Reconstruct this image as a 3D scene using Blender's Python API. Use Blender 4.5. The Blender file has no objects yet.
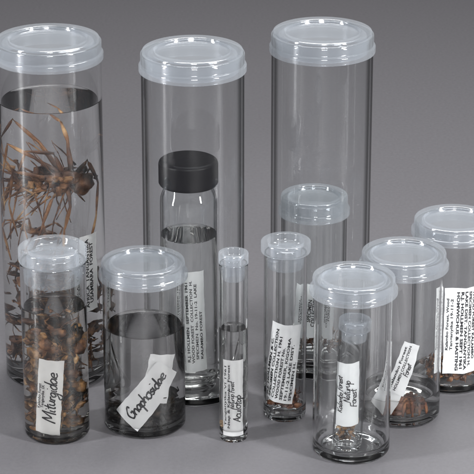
import bpy, math, random
from mathutils import Vector, noise, Matrix
random.seed(7)
CM=0.01
scene=bpy.context.scene
scene.view_settings.view_transform='Standard'
scene.view_settings.look='None'
scene.view_settings.exposure=0
col=scene.collection

# ---------------------------------------------------------------- materials
def newmat(name):
    m=bpy.data.materials.new(name); m.use_nodes=True
    nt=m.node_tree; nt.nodes.clear()
    out=nt.nodes.new('ShaderNodeOutputMaterial')
    return m,nt,out
def principled(name,color,rough=.5,**kw):
    m,nt,out=newmat(name)
    p=nt.nodes.new('ShaderNodeBsdfPrincipled')
    p.inputs['Base Color'].default_value=(*color,1); p.inputs['Roughness'].default_value=rough
    for k,v in kw.items(): p.inputs[k].default_value=v
    nt.links.new(p.outputs[0],out.inputs[0])
    return m,nt,p
def noisecolor(nt,target,scale,stops,detail=5,rough=.6):
    tc=nt.nodes.new('ShaderNodeTexCoord'); n=nt.nodes.new('ShaderNodeTexNoise')
    n.inputs['Scale'].default_value=scale; n.inputs['Detail'].default_value=detail; n.inputs['Roughness'].default_value=rough
    nt.links.new(tc.outputs['Object'],n.inputs['Vector'])
    r=nt.nodes.new('ShaderNodeValToRGB')
    els=r.color_ramp.elements
    while len(els)<len(stops): els.new(.5)
    for e,(p,c) in zip(els,stops): e.position=p; e.color=(*c,1)
    nt.links.new(n.outputs['Fac'],r.inputs[0]); nt.links.new(r.outputs[0],target)
    return n
def bump(nt,p,scale,strength,dist=.0005):
    tc=nt.nodes.new('ShaderNodeTexCoord'); n=nt.nodes.new('ShaderNodeTexNoise')
    n.inputs['Scale'].default_value=scale; n.inputs['Detail'].default_value=4
    nt.links.new(tc.outputs['Object'],n.inputs['Vector'])
    b=nt.nodes.new('ShaderNodeBump'); b.inputs['Strength'].default_value=strength; b.inputs['Distance'].default_value=dist
    nt.links.new(n.outputs['Fac'],b.inputs['Height']); nt.links.new(b.outputs[0],p.inputs['Normal'])

def glassmat(name,color,ior,rough=0.0):
    m,nt,out=newmat(name)
    g=nt.nodes.new('ShaderNodeBsdfGlass'); g.inputs['Color'].default_value=(*color,1)
    g.inputs['IOR'].default_value=ior; g.inputs['Roughness'].default_value=rough
    nt.links.new(g.outputs[0],out.inputs[0])
    return m
GLASS=glassmat('clear_glass',(.99,.993,.993),1.50)
LIQ=glassmat('clear_spirit',(.998,.995,.99),1.29)
LIQY=glassmat('amber_spirit',(.993,.982,.96),1.30)
def thinglass():
    """thin-walled glass sheet: straight transmission with edge refraction painted as tint bands, fresnel reflection on both wall faces"""
    m,nt,out=newmat('thin_wall_glass')
    lw=nt.nodes.new('ShaderNodeLayerWeight'); lw.inputs[0].default_value=.5
    r=nt.nodes.new('ShaderNodeValToRGB'); els=r.color_ramp.elements
    st=[(0,.985),(.50,.95),(.64,.42),(.71,.88),(.81,.22),(1,.03)]  # facing tint paints the dark and bright lines refraction would give at edges
    while len(els)<len(st): els.new(.5)
    for e,(p,c) in zip(els,st): e.position=p; e.color=(c*.99,c,c,1)
    nt.links.new(lw.outputs['Facing'],r.inputs[0])
    tr=nt.nodes.new('ShaderNodeBsdfTransparent'); nt.links.new(r.outputs[0],tr.inputs[0])
    g=nt.nodes.new('ShaderNodeBsdfGlossy'); g.inputs['Roughness'].default_value=.01
    r2=nt.nodes.new('ShaderNodeValToRGB'); els=r2.color_ramp.elements
    st=[(0,.05),(.5,.07),(.75,.25),(1,.75)]
    while len(els)<len(st): els.new(.5)
    for e,(p,c) in zip(els,st): e.position=p; e.color=(c,c,c,1)
    nt.links.new(lw.outputs['Facing'],r2.inputs[0])
    mx=nt.nodes.new('ShaderNodeMixShader'); nt.links.new(r2.outputs[0],mx.inputs[0])
    nt.links.new(tr.outputs[0],mx.inputs[1]); nt.links.new(g.outputs[0],mx.inputs[2])
    nt.links.new(mx.outputs[0],out.inputs[0])
    tc=nt.nodes.new('ShaderNodeTexCoord'); n=nt.nodes.new('ShaderNodeTexNoise'); n.inputs['Scale'].default_value=40;n.inputs['Detail'].default_value=1
    nt.links.new(tc.outputs['Object'],n.inputs['Vector'])
    b=nt.nodes.new('ShaderNodeBump');b.inputs['Strength'].default_value=.07;b.inputs['Distance'].default_value=.001
    nt.links.new(n.outputs['Fac'],b.inputs['Height']); nt.links.new(b.outputs[0],g.inputs['Normal'])
    return m
THIN=thinglass()

def lidmat():
    m,nt,out=newmat('translucent_polyethylene')
    d=nt.nodes.new('ShaderNodeBsdfDiffuse'); d.inputs[0].default_value=(.82,.86,.90,1)
    t=nt.nodes.new('ShaderNodeBsdfTranslucent'); t.inputs[0].default_value=(.82,.86,.91,1)
    tr=nt.nodes.new('ShaderNodeBsdfTransparent'); tr.inputs[0].default_value=(.90,.915,.935,1)
    g=nt.nodes.new('ShaderNodeBsdfGlossy'); g.inputs['Roughness'].default_value=.09
    m1=nt.nodes.new('ShaderNodeMixShader'); m1.inputs[0].default_value=.4
    nt.links.new(d.outputs[0],m1.inputs[1]); nt.links.new(t.outputs[0],m1.inputs[2])
    m2=nt.nodes.new('ShaderNodeMixShader')
    lw=nt.nodes.new('ShaderNodeLayerWeight'); lw.inputs[0].default_value=.5
    # longer path through the plastic at grazing angles -> milkier
    mr=nt.nodes.new('ShaderNodeMapRange');mr.inputs['To Min'].default_value=.075;mr.inputs['To Max'].default_value=.29
    nt.links.new(lw.outputs['Facing'],mr.inputs['Value']);nt.links.new(mr.outputs[0],m2.inputs[0])
    nt.links.new(tr.outputs[0],m2.inputs[1]); nt.links.new(m1.outputs[0],m2.inputs[2])
    p=nt.nodes.new('ShaderNodeMath');p.operation='POWER';p.inputs[1].default_value=4;nt.links.new(lw.outputs['Facing'],p.inputs[0])
    q=nt.nodes.new('ShaderNodeMath');q.operation='MULTIPLY_ADD';q.inputs[1].default_value=.4;q.inputs[2].default_value=.095;nt.links.new(p.outputs[0],q.inputs[0])
    m3=nt.nodes.new('ShaderNodeMixShader'); nt.links.new(q.outputs[0],m3.inputs[0])
    nt.links.new(m2.outputs[0],m3.inputs[1]); nt.links.new(g.outputs[0],m3.inputs[2])
    nt.links.new(m3.outputs[0],out.inputs[0])
    tc=nt.nodes.new('ShaderNodeTexCoord'); n=nt.nodes.new('ShaderNodeTexNoise'); n.inputs['Scale'].default_value=250;n.inputs['Detail'].default_value=4
    nt.links.new(tc.outputs['Object'],n.inputs['Vector'])
    b=nt.nodes.new('ShaderNodeBump');b.inputs['Strength'].default_value=.16;b.inputs['Distance'].default_value=.0004
    nt.links.new(n.outputs['Fac'],b.inputs['Height'])
    for s in (d,t,g): nt.links.new(b.outputs[0],s.inputs['Normal'])
    return m
LID=lidmat()
BLACK,_n,_p=principled('black_cap_plastic',(.002,.002,.003),.4)
_p.inputs['Specular IOR Level'].default_value=.13
bump(_n,_p,900,.15,.0003)
PAPER,_n,_p=principled('label_paper',(.8,.8,.78),.75)
noisecolor(_n,_p.inputs['Base Color'],260,[(.3,(.86,.86,.87)),(.6,(.94,.94,.95))])
INK,_n,_p=principled('black_ink',(.006,.006,.01),.7)
BROWN,_n,_p=principled('brown_specimen',(.2,.09,.03),.45)
noisecolor(_n,_p.inputs['Base Color'],380,[(.36,(.014,.007,.004)),(.52,(.11,.042,.017)),(.7,(.42,.2,.08))]); bump(_n,_p,900,.6)
GOLD,_n,_p=principled('golden_brown_specimen',(.4,.25,.1),.42)
noisecolor(_n,_p.inputs['Base Color'],260,[(.38,(.016,.009,.005)),(.48,(.14,.065,.022)),(.58,(.42,.22,.08)),(.7,(.85,.66,.42))]); bump(_n,_p,900,.6)
DARK,_n,_p=principled('blackish_specimen',(.02,.016,.013),.35)
noisecolor(_n,_p.inputs['Base Color'],300,[(.42,(.002,.002,.002)),(.6,(.015,.010,.007)),(.76,(.10,.06,.035))]); bump(_n,_p,900,.6)
PALE,_n,_p=principled('pale_specimen',(.6,.5,.38),.5)
noisecolor(_n,_p.inputs['Base Color'],250,[(.35,(.16,.08,.035)),(.5,(.5,.34,.19)),(.62,(.8,.68,.5))]); bump(_n,_p,900,.5)
REDB,_n,_p=principled('reddish_brown_specimen',(.2,.06,.03),.35)
noisecolor(_n,_p.inputs['Base Color'],260,[(.36,(.02,.008,.005)),(.5,(.15,.045,.018)),(.68,(.42,.17,.06))]); bump(_n,_p,900,.5)
SPIDER,_n,_p=principled('brown_spider_cuticle',(.25,.1,.03),.36)
noisecolor(_n,_p.inputs['Base Color'],120,[(.36,(.02,.009,.005)),(.47,(.11,.042,.017)),(.57,(.28,.125,.045)),(.7,(.62,.38,.18))],4); bump(_n,_p,800,.5)
GREY,_n,_p=principled('grey_table_surface',(.2,.2,.21),.5)
noisecolor(_n,_p.inputs['Base Color'],900,[(.3,(.115,.112,.121)),(.7,(.141,.138,.148))],8,.7); bump(_n,_p,1800,.25,.0002)

# ---------------------------------------------------------------- mesh helpers
def link(o,parent=None):
    col.objects.link(o)
    if parent: o.parent=parent
    return o
def meshobj(name,verts,faces,mats,parent=None,loc=(0,0,0),smooth=True,mi=None):
    me=bpy.data.meshes.new(name)
    me.from_pydata([tuple(c*CM for c in v) for v in verts],[],faces)
    for m in mats: me.materials.append(m)
    if smooth: me.polygons.foreach_set('use_smooth',[True]*len(me.polygons))
    if mi: me.polygons.foreach_set('material_index',mi)
    me.update()
    o=bpy.data.objects.new(name,me); o.location=tuple(c*CM for c in loc)
    return link(o,parent)
def lathe(profile,segs=112,off=0):
    V=[];F=[];rings=[]
    for r,z in profile:
        if r<1e-6:
            rings.append([off+len(V)]); V.append((0,0,z))
        else:
            s=off+len(V)
            for i in range(segs):
                a=2*math.pi*i/segs; V.append((r*math.cos(a),r*math.sin(a),z))
            rings.append(list(range(s,s+segs)))
    for a,b in zip(rings,rings[1:]):
        for i in range(segs):
            j=(i+1)%segs
            if len(a)==1 and len(b)==1: continue
            if len(a)==1: F.append((a[0],b[j],b[i]))
            elif len(b)==1: F.append((a[i],a[j],b[0]))
            else: F.append((a[i],a[j],b[j],b[i]))
    return V,F
def roundprof(pts,k=3,rad=.35,mx=.05,hold=True):
    """soften corners of a profile; holding points keep the flats flat"""
    out=[pts[0]]
    for p,q,r in zip(pts,pts[1:],pts[2:]):
        p0=Vector(p);q0=Vector(q);r0=Vector(r)
        d1=(p0-q0);d2=(r0-q0)
        l=min(d1.length,d2.length)*rad; l=min(l,mx)
        u1=d1.normalized();u2=d2.normalized()
        a=q0+u1*l; b=q0+u2*l
        if hold: h=q0+u1*l*1.25; out.append((max(h.x,0.0001),h.y))
        for i in range(k+1):
            t=i/k; c=a*(1-t)**2+q0*2*t*(1-t)+b*t*t
            out.append((max(c.x,0.0001),c.y))
        if hold: h=q0+u2*l*1.25; out.append((max(h.x,0.0001),h.y))
    out.append(pts[-1]); return out

def glass_body(parent,R,H,w=.09,base=.14,neck=None,thin=False):
    if thin:
        # thin wall sheet on a solid glass foot
        foot=[(0,.07),(R*.55,.055),(R*.82,0.0),(R*.93,.005),(R-.003,.1),(R-.003,.27),(R-w*.6,.30),(R-w,base+.14),(R-w-.14,base+.05),(R*.5,base+.01),(0,base)]
        V,F=lathe(roundprof(foot)); nf=len(F)
        if neck:
            nr,nh=neck
            wall=[(R,.262),(R,.5),(R,H*.5),(R,H-nh-.34),(R*.985,H-nh-.22),(R*.95,H-nh-.13),(nr+.02,H-nh-.03),(nr,H-nh+.03),(nr,H-.02),(nr-.03,H)]
        else:
            wall=[(R,.262),(R,.5),(R,1),(R,H*.5),(R,H-.1),(R-.01,H-.02),(R-.05,H),(R-.09,H-.03)]
        V2,F2=lathe(wall,112,len(V))
        return meshobj('glass_body',V+V2,F+F2,[GLASS,THIN],parent,mi=[0]*nf+[1]*len(F2))
    prof=[(0,.07),(R*.55,.055),(R*.82,0.0),(R*.93,.005),(R,.1),(R,H-.06),(R-.01,H),(R-w,H),(R-w,H-.08),(R-w,base+.22),(R-w-.14,base+.05),(R*.5,base+.01),(0,base)]
    V,F=lathe(roundprof(prof)); return meshobj('glass_body',V,F,[GLASS],parent)
def liquid(parent,R,level,w=.09,base=.14,mat=None,inset=0):
    ri=R-w+.012-inset
    prof=[(0,base-.012+inset),(R*.5,base-.002+inset),(R-w-.13,base+.04+inset),(ri,base+.22),(ri,level+.06),(R-w-.02,level+.03),(R-w-.07,level+.005),(R-w-.16,level),(0,level)]
    V,F=lathe(roundprof(prof,2,hold=False)); return meshobj('liquid',V,F,[mat or LIQ],parent)
def snap_lid(parent,R,z,skirt=.46,Rin=None):
    """polyethylene snap cap, top at z"""
    p=[(0,-.11),(.66*R,-.11),(.695*R,-.10),(.72*R,-.01),(.735*R,0),(.90*R,0),(.925*R,-.015),(.935*R,-.06),(.94*R,-skirt*.60),(.985*R,-skirt*.66),(R,-skirt*.70),(R,-skirt*.96),(.99*R,-skirt),(Rin+.012,-skirt),(Rin+.012,-.10),
       (Rin-.10,-.10),(Rin-.12,-skirt*.95),(Rin-.17,-skirt*.95),(Rin-.18,-.13),(.76*R,-.06),(.735*R,-.15),(.5*R,-.15),(0,-.15)]
    p=[(r,z+zz) for r,zz in p]
    V,F=lathe(roundprof(p,2,.3,.025)); return meshobj('lid',V,F,[LID],parent)
def plug_lid(parent,R,z,Rb,top=.3,depth=.65):
    """push-in stopper: rimmed head and hollow plug reaching into the tube"""
    p=[(0,-.17),(.55*R,-.17),(.70*R,-.17),(.74*R,-.01),(.76*R,0),(.96*R,0),(R,-.03),(R,-top*.9),(.97*R,-top),(Rb+.01,-top),(Rb-.07,-top),(Rb-.085,-top-.1),(Rb-.075,-top-.16),(Rb-.095,-top-.22),(Rb-.085,-top-.3),(Rb-.11,-depth+.03),(Rb-.14,-depth),(Rb-.18,-depth),(Rb-.18,-.24),(.5*R,-.21),(0,-.21)]
    p=[(max(r,0),z+zz) for r,zz in p]
    V,F=lathe(roundprof(p,2,.3,.025),96); return meshobj('lid',V,F,[LID],parent)

def empty(name,x,y,label,cat,group=None,z=0):
    e=bpy.data.objects.new(name,None); e.empty_display_size=.01; e.location=(x*CM,y*CM,z*CM)
    col.objects.link(e); e['label']=label; e['category']=cat
    if group: e['group']=group
    return e

# ---------------------------------------------------------------- tubes / lumps / spiders
class MB:
    def __init__(s): s.V=[];s.F=[]
    def tube(s,pts,rad,n=6):
        st=len(s.V)
        for i,p in enumerate(pts):
            p=Vector(p); a=Vector(pts[max(i-1,0)]);b=Vector(pts[min(i+1,len(pts)-1)])
            d=(b-a).normalized() if (b-a).length>1e-9 else Vector((0,0,1))
            u=d.orthogonal().normalized(); v=d.cross(u)
            r=rad[i] if isinstance(rad,(list,tuple)) else rad
            for k in range(n):
                t=2*math.pi*k/n; q=p+u*math.cos(t)*r+v*math.sin(t)*r; s.V.append(tuple(q))
        for i in range(len(pts)-1):
            for k in range(n):
                a=st+i*n+k;b=st+i*n+(k+1)%n; s.F.append((a,b,b+n,a+n))
        s.F.append(tuple(st+k for k in range(n))[::-1]); e=st+(len(pts)-1)*n; s.F.append(tuple(e+k for k in range(n)))
    def lump(s,c,size,seg=8,rings=6,amp=.35,M=None):
        st=len(s.V); sd=Vector((random.random()*90,random.random()*90,0))
        if M is None:
            rot=Vector((random.random()-.5,random.random()-.5,random.random()-.5)).normalized()
            M=Matrix.Rotation(random.random()*6.28,3,rot)
        for i in range(rings+1):
            th=math.pi*i/rings
            for k in range(seg):
                ph=2*math.pi*k/seg
                d=Vector((math.sin(th)*math.cos(ph),math.sin(th)*math.sin(ph),math.cos(th)))
                f=1+amp*2*noise.noise(d*1.6+sd)
                q=M@Vector((d.x*size[0]*f,d.y*size[1]*f,d.z*size[2]*f))+Vector(c); s.V.append(tuple(q))
        for i in range(rings):
            for k in range(seg):
                a=st+i*seg+k;b=st+i*seg+(k+1)%seg; s.F.append((a,b,b+seg,a+seg))
    def leg(s,joints,r0,r1,n=7):
        """jointed leg: straight-ish segments swelling mid-way, pinched at the joints"""
        J=[Vector(j) for j in joints]; pts=[];rad=[];m=len(J)-1
        for i in range(m):
            for k in range(6):
                t=k/6; g=(i+t)/m
                prof=.72+.42*math.sin(math.pi*min(1,t*1.15)) 
                wob=Vector((noise.noise(J[i]*3+Vector((t,0,0))),noise.noise(J[i]*3+Vector((0,t,5))),noise.noise(J[i]*3+Vector((0,0,t+9)))))*.02
                pts.append(J[i].lerp(J[i+1],t)+wob); rad.append((r0+(r1-r0)*g)*prof)
        pts.append(J[-1]); rad.append(r1*.5); s.tube(pts,rad,n)
    def spider(s,c,k,R,M=None,curl=1.0,thick=1.0,long=1.0):
        """preserved spider: carapace, abdomen, jaws, palps and eight crooked legs"""
        if M is None:
            M=Matrix.Rotation(random.random()*6.28,3,'Z')@Matrix.Rotation(random.gauss(0,.5),3,'X')@Matrix.Rotation(random.gauss(0,.5),3,'Y')
        C=Vector(c)
        s.lump(C+M@Vector((.3*k,0,0)),(.32*k,.26*k,.17*k),12,9,.1,M)
        s.lump(C+M@Vector((-.36*k,0,.04*k)),(.42*k,.28*k,.26*k),14,10,.12,M)
        for sg in(-1,1):
            s.lump(C+M@Vector((.62*k,.08*sg*k,-.06*k)),(.12*k,.07*k,.09*k),8,6,.1,M)
            s.leg([C+M@Vector(q)*k for q in((.5,.12*sg,0),(.75,.25*sg,.12),(.95,.16*sg,-.1))],.045*k,.03*k,6)
            for i in range(4):
                a=math.radians((38,68,108,145)[i]+random.gauss(0,8))*sg
                d=Vector((math.cos(a),math.sin(a),0)); L=long*k*random.uniform(.85,1.15)*(1.1,.95,.85,1.1)[i]
                p0=Vector((.3*k+.15*k*math.cos(a),.2*k*math.sin(a),0))
                up=random.uniform(.1,.5)
                p1=p0+d*L*.62*curl+Vector((0,0,up*L)); p2=p1+d*L*.35*curl+Vector((0,0,-.1*L))
                p3=p2+d*L*random.uniform(-.3,.3)*curl+Vector((0,0,-.75*L)); p4=p3+d*L*random.uniform(-.25,.15)+Vector((0,0,-.4*L))
                J=[]
                for p in(p0,p1,p2,p3,p4):
                    q=C+M@p; r=math.hypot(q.x,q.y)
                    if r>R: q.x*=R/r;q.y*=R/r
                    J.append(q)
                s.leg(J,.085*k*thick,.032*k*thick)
    def clampcyl(s,R,z0,z1):
        out=[]
        for x,y,z in s.V:
            r=math.hypot(x,y)
            if r>R: x*=R/r;y*=R/r
            out.append((x,y,min(max(z,z0),z1)))
        s.V=out
def walk(p,d,n,step,wob,R,bend=(0,0,0)):
    pts=[Vector(p)]; d=Vector(d).normalized()
    for i in range(n):
        d=(d+Vector((random.gauss(0,wob),random.gauss(0,wob),random.gauss(0,wob)))+Vector(bend)).normalized()
        q=pts[-1]+d*step
        r=math.hypot(q.x,q.y)
        if r>R: q.x*=R/r;q.y*=R/r
        pts.append(q)
    return pts
def specimen(name,mb,x,y,mat,label,cat,stuff=False,z=0,group=None):
    o=meshobj(name,mb.V,mb.F,[mat],None,(x,y,z)); o['label']=label;o['category']=cat
    if stuff:o['kind']='stuff'
    if group:o['group']=group
    return o
def debris(x,y,R,z0,z1,n,smin,smax,mat,name,label,cat,legs=.4,stuff=True,flat=.5,biasy=0,pw=1.1,amp=.6):
    mb=MB()
    for i in range(n):
        r=math.sqrt(random.random())*(R-smax*.5);a=random.random()*6.283
        z=z0+smax*.4+(z1-z0-smax*.4)*random.random()**pw
        s=smin+(smax-smin)*random.random()**1.7; c=(r*math.cos(a),r*math.sin(a)+biasy,z)
        mb.lump(c,(s,s*random.uniform(.4,.9),s*random.uniform(flat*.4,flat)),9,7,amp)
        if random.random()<legs:
            mb.tube(walk(c,(random.gauss(0,1),random.gauss(0,1),random.gauss(0,.6)),5,s*.8,.4,R),[.022,.02,.018,.014,.01,.006],5)
    mb.clampcyl(R,z0,z1+.1)
    return specimen(name,mb,x,y,mat,label,cat,stuff)
def spiders(P,R,zs,k,mats,lab,floor=.22,rmax=.5,front=0,curl=1.0,thick=1.0):
    for i,z in enumerate(zs):
        mb=MB(); a=random.random()*6.28; r=random.random()*R*rmax
        mb.spider((r*math.cos(a),r*math.sin(a)-front,z),k*random.uniform(.8,1.2),R,None,curl,thick)
        mb.clampcyl(R,floor,9)
        specimen('spider',mb,P[0],P[1],mats[i%len(mats)],lab,'spider',group='preserved spiders in the vials')

# ---------------------------------------------------------------- writing
G={
'a':(1.05,[[(.8,.8),(.4,1),(.05,.5),(.35,0),(.75,.45),(.8,.95),(.8,.3),(1.05,.05)]]),
'b':(.95,[[(.1,2),(.1,.1),(.5,0),(.85,.5),(.5,1),(.12,.7)]]),
'c':(.9,[[(.8,.8),(.4,1),(.05,.5),(.35,0),(.9,.2)]]),
'd':(1.05,[[(.8,.8),(.4,1),(.05,.5),(.35,0),(.75,.45),(.85,2.2),(.82,.3),(1.05,.05)]]),
'e':(.95,[[(.05,.45),(.8,.6),(.6,1),(.2,.85),(.05,.4),(.4,0),(.95,.2)]]),
'f':(.7,[[(.8,1.8),(.5,2.2),(.35,1.5),(.3,-.9)],[(0,.95),(.75,1)]]),
'g':(1.05,[[(.8,.85),(.4,1),(.05,.55),(.35,.1),(.75,.5),(.82,.95),(.82,-.3),(.6,-1.1),(.1,-1.15),(-.15,-.7),(.3,-.45),(1.0,.0)]]),
'h':(1.0,[[(.1,2.2),(.1,0)],[(.1,.5),(.45,1),(.75,.8),(.85,0)]]),
'i':(.5,[[(.15,1),(.15,.2),(.45,.05)],[(.2,1.6),(.3,1.75)]]),
'l':(.5,[[(.25,2.2),(.12,.3),(.45,.05)]]),
'm':(1.4,[[(.1,1),(.1,0)],[(.1,.6),(.4,1),(.6,.8),(.6,0)],[(.6,.6),(.95,1),(1.15,.8),(1.2,0)]]),
'n':(1.0,[[(.1,1),(.1,0)],[(.1,.6),(.45,1),(.75,.8),(.85,0)]]),
'o':(.95,[[(.5,1),(.1,.8),(.05,.3),(.4,0),(.8,.3),(.75,.85),(.45,1.0),(.9,.95)]]),
'p':(.95,[[(.1,1),(.1,-1.2)],[(.1,.7),(.45,1),(.85,.6),(.5,0),(.1,.2)]]),
'r':(.75,[[(.1,1),(.1,0)],[(.1,.5),(.35,.95),(.75,.9)]]),
's':(.8,[[(.7,.85),(.4,1),(.1,.75),(.4,.5),(.65,.25),(.35,0),(.0,.15)]]),
't':(.7,[[(.3,1.8),(.3,.2),(.6,.05)],[(-.1,1.1),(.75,1.25)]]),
'u':(1.05,[[(.1,1),(.1,.3),(.4,0),(.75,.3),(.8,1),(.8,.2),(1.05,.05)]]),
'M':(1.7,[[(-.05,-.1),(.15,2.1)],[(.15,2.1),(.7,.5)],[(.7,.5),(1.3,2.2)],[(1.3,2.2),(1.45,-.1)]]),
'G':(1.4,[[(1.2,1.7),(.75,2.1),(.0,1),(.55,-.1),(1.15,.2),(1.2,.9)],[(.7,.9),(1.35,.95)]]),
'A':(1.25,[[(0,0),(.6,2.1)],[(.6,2.1),(1.15,0)],[(.1,.7),(1.1,.8)]]),
'F':(1.0,[[(.1,-.2),(.15,1.9)],[(.1,1.9),(1.1,2.0)],[(.0,1),(.9,1.1)]]),
'K':(1.1,[[(.1,1.9),(.1,0)],[(.95,1.9),(.15,.9)],[(.15,.9),(1,0)]]),
'N':(1.3,[[(.05,0),(.15,1.9)],[(.15,1.9),(.95,.1)],[(.95,.1),(1.1,1.9)]]),
'V':(1.1,[[(0,1.9),(.5,0)],[(.5,0),(1.0,1.9)]]),
'I':(.5,[[(.2,1.9),(.2,0)]]),
}
def catmull(p,k=5):
    if len(p)<3:
        a,b=Vector(p[0]),Vector(p[1]); return [a.lerp(b,t/6) for t in range(7)]
    P=[Vector(p[0])]+[Vector(a) for a in p]+[Vector(p[-1])]; out=[]
    for i in range(1,len(P)-2):
        for j in range(k):
            t=j/k;a,b,c,d=P[i-1],P[i],P[i+1],P[i+2]
            out.append(.5*((2*b)+(c-a)*t+(2*a-5*b+4*c-d)*t*t+(3*b-a-3*c+d)*t**3))
    out.append(P[-2]); return out
def hand(text,size,thick,shear=.22,jit=.035):
    V=[];F=[];x=0
    for ch in text:
        if ch==' ': x+=.7; continue
        w,st=G[ch]; jy=random.uniform(-.13,.13); sc=random.uniform(.9,1.08)
        for s in st:
            pts=catmull([(x+a*sc+random.uniform(-jit,jit),b*sc+jy+random.uniform(-jit,jit)) for a,b in s]); st0=len(V)
            for i,p in enumerate(pts):
                a=pts[max(i-1,0)];b=pts[min(i+1,len(pts)-1)];d=(b-a)
                d=d.normalized() if d.length>1e-9 else Vector((1,0))
                n=Vector((-d.y,d.x))*thick/size*random.uniform(.38,.58)
                for q in (p+n,p-n): V.append(((q.x+q.y*shear)*size,q.y*size))
            for i in range(len(pts)-1): F.append((st0+2*i,st0+2*i+1,st0+2*i+3,st0+2*i+2))
        x+=w*sc*.96
    L=x*size
    return [(a-L/2,b-size*.5) for a,b in V],F
def printed(text,size,bold=0.0,line=.85,fit=None):
    cu=bpy.data.curves.new('t','FONT');cu.body=text;cu.size=size;cu.align_x='CENTER';cu.align_y='CENTER';cu.resolution_u=2;cu.offset=bold;cu.space_line=line
    ob=bpy.data.objects.new('t',cu);col.objects.link(ob)
    dg=bpy.context.evaluated_depsgraph_get();me=bpy.data.meshes.new_from_object(ob.evaluated_get(dg))
    V=[(v.co.x,v.co.y) for v in me.vertices];F=[tuple(p.vertices) for p in me.polygons]
    if fit:
        xs=[v[0] for v in V]; s=fit/(max(xs)-min(xs)); c=(max(xs)+min(xs))/2
        V=[((a-c)*s,b) for a,b in V]
    bpy.data.objects.remove(ob);bpy.data.meshes.remove(me);bpy.data.curves.remove(cu)
    return V,F
def label(cx,cy,r,ang,z0,w,h,phi,lab,texts,wave=.012,tilt=0,group='paper labels inside the vials',curl=0):
    ph=math.radians(phi);an=math.radians(ang)
    sd=random.random()*50
    def mp(a,b,e=0):
        wv=wave*noise.noise(Vector((a*1.8+sd,b*1.8,0)))*2
        cu=curl*(b/h+.5)**2
        a2=a*math.cos(ph)-b*math.sin(ph);b2=a*math.sin(ph)+b*math.cos(ph)
        rr=r-abs(wave)-.02+wv-cu+e
        t=an+a2/r
        return (rr*math.sin(t),-rr*math.cos(t)+tilt*b2,b2)
    nx,ny=26,26;V=[];F=[]
    for j in range(ny+1):
        for i in range(nx+1):
            a=(i/nx-.5)*w;b=(j/ny-.5)*h
            if i in(0,nx): a+=.025*noise.noise(Vector((sd,b*5,3)))
            if j in(0,ny): b+=.025*noise.noise(Vector((sd,a*5,9)))
            V.append(mp(a,b))
    for j in range(ny):
        for i in range(nx):
            a=j*(nx+1)+i;F.append((a,a+1,a+nx+2,a+nx+1))
    o=meshobj('paper_label',V,F,[PAPER],None,(cx,cy,z0));o['label']=lab;o['category']='label';o['group']=group
    VV=[];FF=[]
    for (gv,gf),(ox,oy),rot in texts:
        rt=math.radians(rot);st=len(VV)
        for a,b in gv:
            VV.append(mp(a*math.cos(rt)-b*math.sin(rt)+ox,a*math.sin(rt)+b*math.cos(rt)+oy,.010))
        FF+= [tuple(st+k for k in f) for f in gf]
    if VV: meshobj('writing',VV,FF,[INK],o,smooth=False)
    return o

# ---------------------------------------------------------------- vials
def Yc(y): return y-60.0
GR='large glass vials with snap lids'; GS='small glass vials with snap lids'; GT='narrow glass tubes with plug stoppers'
A=(-4.99,Yc(62.48));B=(-1.156,Yc(61.41));C=(2.28,Yc(63.15))
for P,R,lab,lev in((A,1.40,'tall glass jar of liquid with long-legged spiders, frosted lid',7.93),
               (B,1.35,'tall glass jar holding a black-capped vial, frosted lid',None),
               (C,1.36,'tall glass jar holding a smaller lidded vial, frosted lid',None)):
    e=empty('specimen_jar',P[0],P[1],lab,'jar',GR)
    glass_body(e,R,9.56,.10,.18,thin=(lev is None))
    if lev: liquid(e,R,lev,.10,.18)
    snap_lid(e,R+.06,9.67,.60,R)
def snapvial(x,y,R,h,lev,lab,mat=None,Rl=None,z=0,grp=GS,sk=.46,thin=False):
    e=empty('specimen_vial',x,y,lab,'vial',grp,z)
    glass_body(e,R,h-.11,.075,.13,thin=thin)
    if lev: liquid(e,R,lev,.075,.13,mat)
    snap_lid(e,Rl or R+.07,h,sk,R)
    return e
def plugvial(x,y,R,h,lev,lab,Rl,top,depth,mat=None,z=0,w=.06,thin=False):
    e=empty('specimen_tube',x,y,lab,'vial',GT,z)
    glass_body(e,R,h-top,w,.12,thin=thin)
    if lev: liquid(e,R,lev,w,.12,mat)
    plug_lid(e,Rl,h,R-w+.06,top,depth)
    return e
E=(-4.72,Yc(58.62));Fv=(-2.43,Yc(59.17));Gv=(-.09,Yc(58.31));Hv=(1.27,Yc(59.73));Iv=(2.95,Yc(57.6));J=(4.36,Yc(59.8));K=(5.86,Yc(61.96))
D=(C[0]-.17,C[1]-.05)
Ii=(Iv[0]-.12,Iv[1]-.2)
plugvial(*E,.85,5.25,3.6,'small glass tube packed with golden brown spiders and a label',.88,.38,.95,LIQY)
snapvial(*Fv,1.07,4.66,2.82,'squat glass vial with white paper slips over black specimens',Rl=1.16)
plugvial(*Gv,.37,5.21,3.1,'very narrow glass tube with rolled handwritten label',.385,.28,.75,w=.05)
plugvial(*Hv,.57,4.99,None,'narrow glass tube with printed label and brown fragments',.65,.32,.75)
snapvial(*Iv,1.0,4.85,None,'glass vial holding a tiny labelled tube, frosted snap lid',Rl=1.12)
snapvial(*J,1.05,4.66,.75,'glass vial with brown spider lying in clear liquid',Rl=1.18)
snapvial(*K,1.07,4.78,None,'glass vial with printed paper label against the glass',Rl=1.17,thin=True)
snapvial(*D,.90,4.84,None,'small lidded glass vial standing inside a tall jar',Rl=.98,z=.19,sk=.55,thin=True)
it=plugvial(Ii[0],Ii[1],.38,3.62,None,'tiny stoppered tube with label leaning inside a vial',.41,.26,.6,z=.2,w=.045,thin=True)
it.rotation_euler=(math.radians(2),math.radians(2.5),0)
bx,by=B[0]-.13,B[1]-.15
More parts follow.
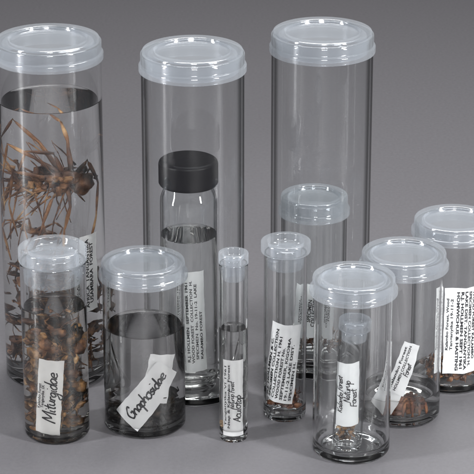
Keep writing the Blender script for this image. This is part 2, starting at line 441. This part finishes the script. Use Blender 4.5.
e=empty('screw_cap_vial',bx,by,'clear glass vial with black screw cap standing in a jar','vial',z=.19)
glass_body(e,.76,6.28,.07,.14,(.66,.62),thin=True); liquid(e,.76,4.35,.02,.14,None,.004)
p=[(0,6.50),(.55,6.50),(.70,6.50),(.775,6.45),(.78,6.36),(.78,5.86),(.76,5.80),(.68,5.80),(.68,6.33),(0,6.33)]
V,F=lathe(roundprof(p),160)
V2=[]
for x,y,z in V:
    r=math.hypot(x,y)
    if r>.765 and 5.84<z<6.4:
        a=math.atan2(y,x); f=1+.012*math.cos(a*80); x*=f;y*=f
    V2.append((x,y,z))
meshobj('screw_cap',V2,F,[BLACK],e)

# ---------------------------------------------------------------- specimens
RA=1.2
mb=MB()
bc=Vector((.42,-.4,5.95)); MR=Matrix.Rotation(math.radians(25),3,'Y')
mb.lump(bc,(.28,.24,.21),18,14,.18,MR)                       # carapace
mb.lump(bc+Vector((.30,.1,-.22)),(.27,.24,.28),18,14,.22)    # abdomen
for sg in(-1,1): mb.lump(bc+Vector((-.26,.1*sg-.05,.08)),(.14,.07,.09),10,8,.1,MR)
LEGS=[[(-.25,-.3,6.95),(-.75,-.2,7.5),(-1.1,-.1,6.9)],
[(-.35,-.6,6.5),(-1.0,-.5,6.9),(-1.12,-.3,5.9),(-1.1,-.2,4.9)],
[(-.3,-.8,6.1),(-.9,-.7,6.2),(-1.05,-.5,5.2),(-.8,-.6,4.3)],
[(-.2,-.2,5.75),(-.85,.1,5.75),(-1.05,.2,4.5),(-.85,.2,3.4)],
[(.1,-.75,5.4),(-.25,-.85,4.7),(-.5,-.85,3.6)],
[(.45,-.7,5.2),(.3,-.7,4.5),(.25,-.7,3.4)],
[(.85,-.3,6.4),(1.1,-.2,5.7),(1.0,-.2,4.7),(.8,-.2,3.9)],
[(.35,-.2,6.9),(.2,-.1,7.4),(-.1,.1,7.6)],
[(.1,-.5,6.6),(-.5,-.6,6.75),(-.8,-.5,5.7)]]
for L in LEGS:
    mb.leg([bc+Vector((random.gauss(0,.08),random.gauss(0,.08),0))]+[tuple(c+random.gauss(0,.03) for c in q) for q in L],.062,.026,9)
for i in range(40):   # thin stiff loose legs tangled round the body
    st=bc+Vector((random.gauss(-.35,.35),random.gauss(0,.2),random.gauss(-.1,.2)))
    a=random.gauss(math.pi,1.0); n=random.randint(5,14)
    pts=walk(st,(math.cos(a),random.gauss(0,.3),random.gauss(-.2,.8)),n,.13,.06,RA)
    r0=random.uniform(.014,.03); mb.tube(pts,[r0*(1-.5*k/n)*(1.5 if k%4==0 else 1) for k in range(n+1)],6)
for i in range(60):
    mb.lump(bc+Vector((random.gauss(-.35,.4),random.gauss(-.05,.22),random.gauss(-.08,.15))),(random.uniform(.06,.17),random.uniform(.05,.09),.06),9,7,.5)
mb.clampcyl(RA,.3,7.7)
specimen('spider',mb,A[0],A[1],SPIDER,'large brown spider with long jointed legs in a jar of liquid','spider')
mb=MB(); mb.spider((-.5,.15,5.6),.62,RA,None,1,.7,1.3); mb.spider((-.3,-.2,4.3),.55,RA,None,.8,.7,1.4); mb.clampcyl(RA,.3,7.6)
specimen('spider',mb,A[0],A[1],BROWN,'dark brown spiders curled together in a jar of liquid','spider')
mb=MB()
for z in(.7,.9,1.1,1.6,2.1,2.7,3.1,3.3): mb.spider((random.gauss(0,.45),random.gauss(-.35,.3),z),random.uniform(.45,.65),RA,None,.9,.75,1.2)
mb.clampcyl(RA,.32,4)
specimen('spider',mb,A[0],A[1],BROWN,'dark brown spiders heaped at the bottom of a jar','spider')
debris(A[0],A[1],1.15,.32,3.4,170,.07,.24,BROWN,'spider_fragments','loose brown leg fragments settled at the bottom of a jar','specimen',.7,pw=1.3)

spiders(E,.73,[.5,.9,1.3,1.9,2.5,2.9],.34,[BROWN,GOLD,DARK],'small brown spider packed with others in a glass tube',rmax=.65,curl=.6,thick=1.2)
debris(*E,.72,.2,2.9,85,.1,.24,GOLD,'spider_fragments','amber brown spider bodies packed in a glass tube','specimen',.5,flat=.8,amp=.25)
debris(*E,.72,.2,3.1,65,.08,.22,BROWN,'spider_fragments','dark brown spider bodies packed in a glass tube','specimen',.6,flat=.8,amp=.3)
spiders(Fv,.93,[.42,.5,.6],.45,[DARK],'black spider lying at the bottom of a squat vial',rmax=.7,front=.2,curl=.6,thick=1.2)
debris(*Fv,.95,.2,.52,150,.12,.28,DARK,'dark_specimens','blackish lumps lying at the bottom of a squat vial','specimen',.1,flat=.8)
debris(Fv[0]+.40,Fv[1]-.35,.42,.5,1.15,40,.1,.26,DARK,'dark_specimens','blackish lumps stacked behind paper slips in a vial','specimen',.2,flat=.8)
debris(*Gv,.28,.2,.5,14,.05,.09,PALE,'pale_specimens','few pale grains at the bottom of a narrow tube','specimen')
debris(*Hv,.48,.2,.85,60,.07,.17,REDB,'spider_fragments','reddish brown lumps at the bottom of a tube','specimen',.3,flat=.8,amp=.3)
debris(Ii[0],Ii[1],.3,.40,.92,34,.05,.1,GOLD,'spider_fragments','small golden fragments inside a tiny tube','specimen')
debris(*D,.7,.45,1.3,34,.06,.16,BROWN,'spider_fragments','brown fragments inside a nested vial','specimen')
debris(*K,.85,.2,.5,40,.06,.16,BROWN,'spider_fragments','brown fragments at the bottom of a labelled vial','specimen')
mb=MB(); mb.spider((.1,-.42,.45),.52,.88,Matrix.Rotation(.2,3,'Z'),.45,1.5,.8)
for i in range(10): mb.lump((random.gauss(.1,.22),random.gauss(-.42,.12),random.uniform(.3,.5)),(random.uniform(.08,.16),.1,.08),10,8,.3)
mb.clampcyl(.88,.2,1.2)
specimen('spider',mb,J[0],J[1],REDB,'curled reddish brown spider lying at the bottom of a vial','spider')

# ---------------------------------------------------------------- labels
label(E[0],E[1],.775,-10,1.35,.68,2.1,-5,'white paper slip handwritten in black against brown specimens',
  [(hand('Miturgidae',.155,.04),(.10,0),90),(printed('Kalambo Forest\nTanganyika  IX',.11,.003),(-.22,.0),90)])
label(Fv[0],Fv[1],.985,6,1.22,1.9,.8,52,'white slip with diagonal handwriting over black specimens',
  [(hand('Gnaphosidae',.155,.048),(-.03,-.02),0)])
label(Fv[0],Fv[1],.92,26,1.65,.75,1.35,-12,'blank folded white paper slip in a vial',[],wave=.03)
label(Gv[0],Gv[1],.320,-3,1.25,.60,2.15,0,'rolled slip with fine handwriting in a narrow tube',
  [(hand('Aculotap',.105,.03),(.17,-.3),90),(hand('Naturup Forest',.062,.02),(.0,.1),90),(printed('Ntap & Kalambo Forest',.09,.002,fit=1.8),(-.11,.05),90),(printed('Tanganyika VI 1961',.09,.002,fit=1.7),(-.21,.05),90)])
HL=[('R.J. HOLLMEN & C.',1.7),('SPECIMEN COLLECTION',2.0),('COLLECTION H. 1961',1.8),('WOOD FOREST No.',1.5),('SEPTEMBER, KIGOMA',1.8),('19-11-2 LAKE DIST.',1.6),('SPECIMEN H.',1.1)]
label(Hv[0],Hv[1],.515,-10,1.68,.90,2.25,-8,'printed slip with lines of capitals in a narrow tube',
  [(printed(t,.10,.0035,fit=f),(-.36+i*.118,(f-2.05)/2),90) for i,(t,f) in enumerate(HL)])
label(Ii[0],Ii[1],.348,0,1.78,.76,1.75,0,'tiny slip handwritten in black inside a small tube',
  [(hand('Kalambo Forest',.082,.025),(-.2,.0),90),(hand('Naturup',.09,.026),(.0,.1),90),(hand('Forest',.10,.028),(.2,-.1),90)])
label(J[0],J[1],.97,0,1.7,.52,1.45,-20,'bright printed slip leaning against the side of a vial',
  [(printed('Kalambo Forest',.10,.003,fit=1.2),(-.15,0),90),(printed('HOLLMEN COLLECTION',.10,.003,fit=1.3),(-.02,0),90),(hand('Forest',.075,.022),(.13,0),90)],curl=.12)
label(J[0],J[1],.9,-24,.85,.6,.8,-28,'torn blank white slip behind a dark spider in a vial',[],curl=.2)
KL=[('HOMWICHUS & HASTING',2.3),('R.J. HOLLMEN SEPT 1961',2.25),('LAKE DIST. TANGANYIKA',2.3),('SPECIMEN COLLECTION H.',2.2),('WOOD FOREST KALAMBO',2.0)]
label(K[0],K[1],.98,22,1.85,1.35,2.5,0,'printed white slip with handwriting in a vial',
  [(printed('Kalambo Forest, Wood',.10,.003,fit=1.5),(-.58,.2),90),(printed('Tanganyika 19-11-2',.10,.003,fit=1.5),(-.46,.2),90)]+
  [(printed(t,.11,.005,fit=f),(-.30+i*.118,(2.3-f)/2),-90) for i,(t,f) in enumerate(KL)])
label(bx,by,.70,14,2.3,.60,2.9,2,'printed slip inside a black-capped vial',
  [(printed('R.J. HOLLMEN  SEPTEMBER 1961',.1,.003,fit=2.3),(-.2,0),90),(printed('WOOD FOREST  COLLECTION  H.',.1,.003,fit=2.4),(-.08,0),90),(printed('SPECIMEN  No. 19-11-2  LAKE',.1,.003,fit=2.2),(.04,0),90),(printed('KALAMBO FOREST',.1,.003,fit=1.4),(.17,-.4),90)])
label(A[0],A[1],1.29,50,3.3,.62,2.2,0,'printed slip pressed against the side of a large jar',
  [(printed('AFRICA  TANGANYIKA\nUSAMBARA  FOREST',.17,.005,fit=2.0),(0,0),90)])
label(D[0],D[1],.84,0,1.9,.8,1.6,-5,'printed slip inside a nested vial',
  [(printed('SPECIMEN\nCOLLECTION\nFOREST',.15,.004),(0,0),90)])

# ---------------------------------------------------------------- table
V=[];F=[]
prof=[(-60,0),(-30,0),(0,0),(40,0),(80,0)]+[(80+30*math.sin(t*math.pi/2/10),30-30*math.cos(t*math.pi/2/10)) for t in range(1,11)]+[(110,70)]
for yy,zz in prof:
    V.append((-110,yy,zz));V.append((110,yy,zz))
for i in range(len(prof)-1): F.append((2*i,2*i+1,2*i+3,2*i+2))
g=meshobj('table_surface',V,F,[GREY]); g['kind']='structure'

# ---------------------------------------------------------------- light
w=bpy.data.worlds.new('World');scene.world=w;w.use_nodes=True
bg=w.node_tree.nodes['Background'];bg.inputs[0].default_value=(.93,.94,1,1);bg.inputs[1].default_value=.05
def area(name,loc,target,sx,sy,power,colr=(1,1,1)):
    l=bpy.data.lights.new(name,'AREA');l.shape='RECTANGLE';l.size=sx*CM;l.size_y=sy*CM;l.energy=power;l.color=colr
    o=bpy.data.objects.new(name,l);o.location=Vector(loc)*CM
    o.rotation_euler=(Vector(target)-Vector(loc)).to_track_quat('-Z','Y').to_euler();col.objects.link(o)
area('overhead_softbox',(6,22,52),(0,5,0),34,22,2.8,(1,.99,.98))
area('side_softbox',(-40,-18,18),(0,0,5),4,34,2.7,(.98,.985,1))
area('window_softbox',(36,-26,27),(0,0,4),5,32,3.2,(1,1,1))
area('added_front_fill',(5,-68,40),(0,0,3),14,9,5.4,(1,1,1))  # fill light added near the camera to brighten labels and vial contents

cam=bpy.data.cameras.new('Camera');co=bpy.data.objects.new('Camera',cam);col.objects.link(co)
co.location=(0,-60*CM,28*CM);co.rotation_euler=(math.radians(69),0,0)
cam.sensor_fit='HORIZONTAL';cam.angle=math.radians(11);cam.clip_start=.01;cam.clip_end=20
scene.camera=co
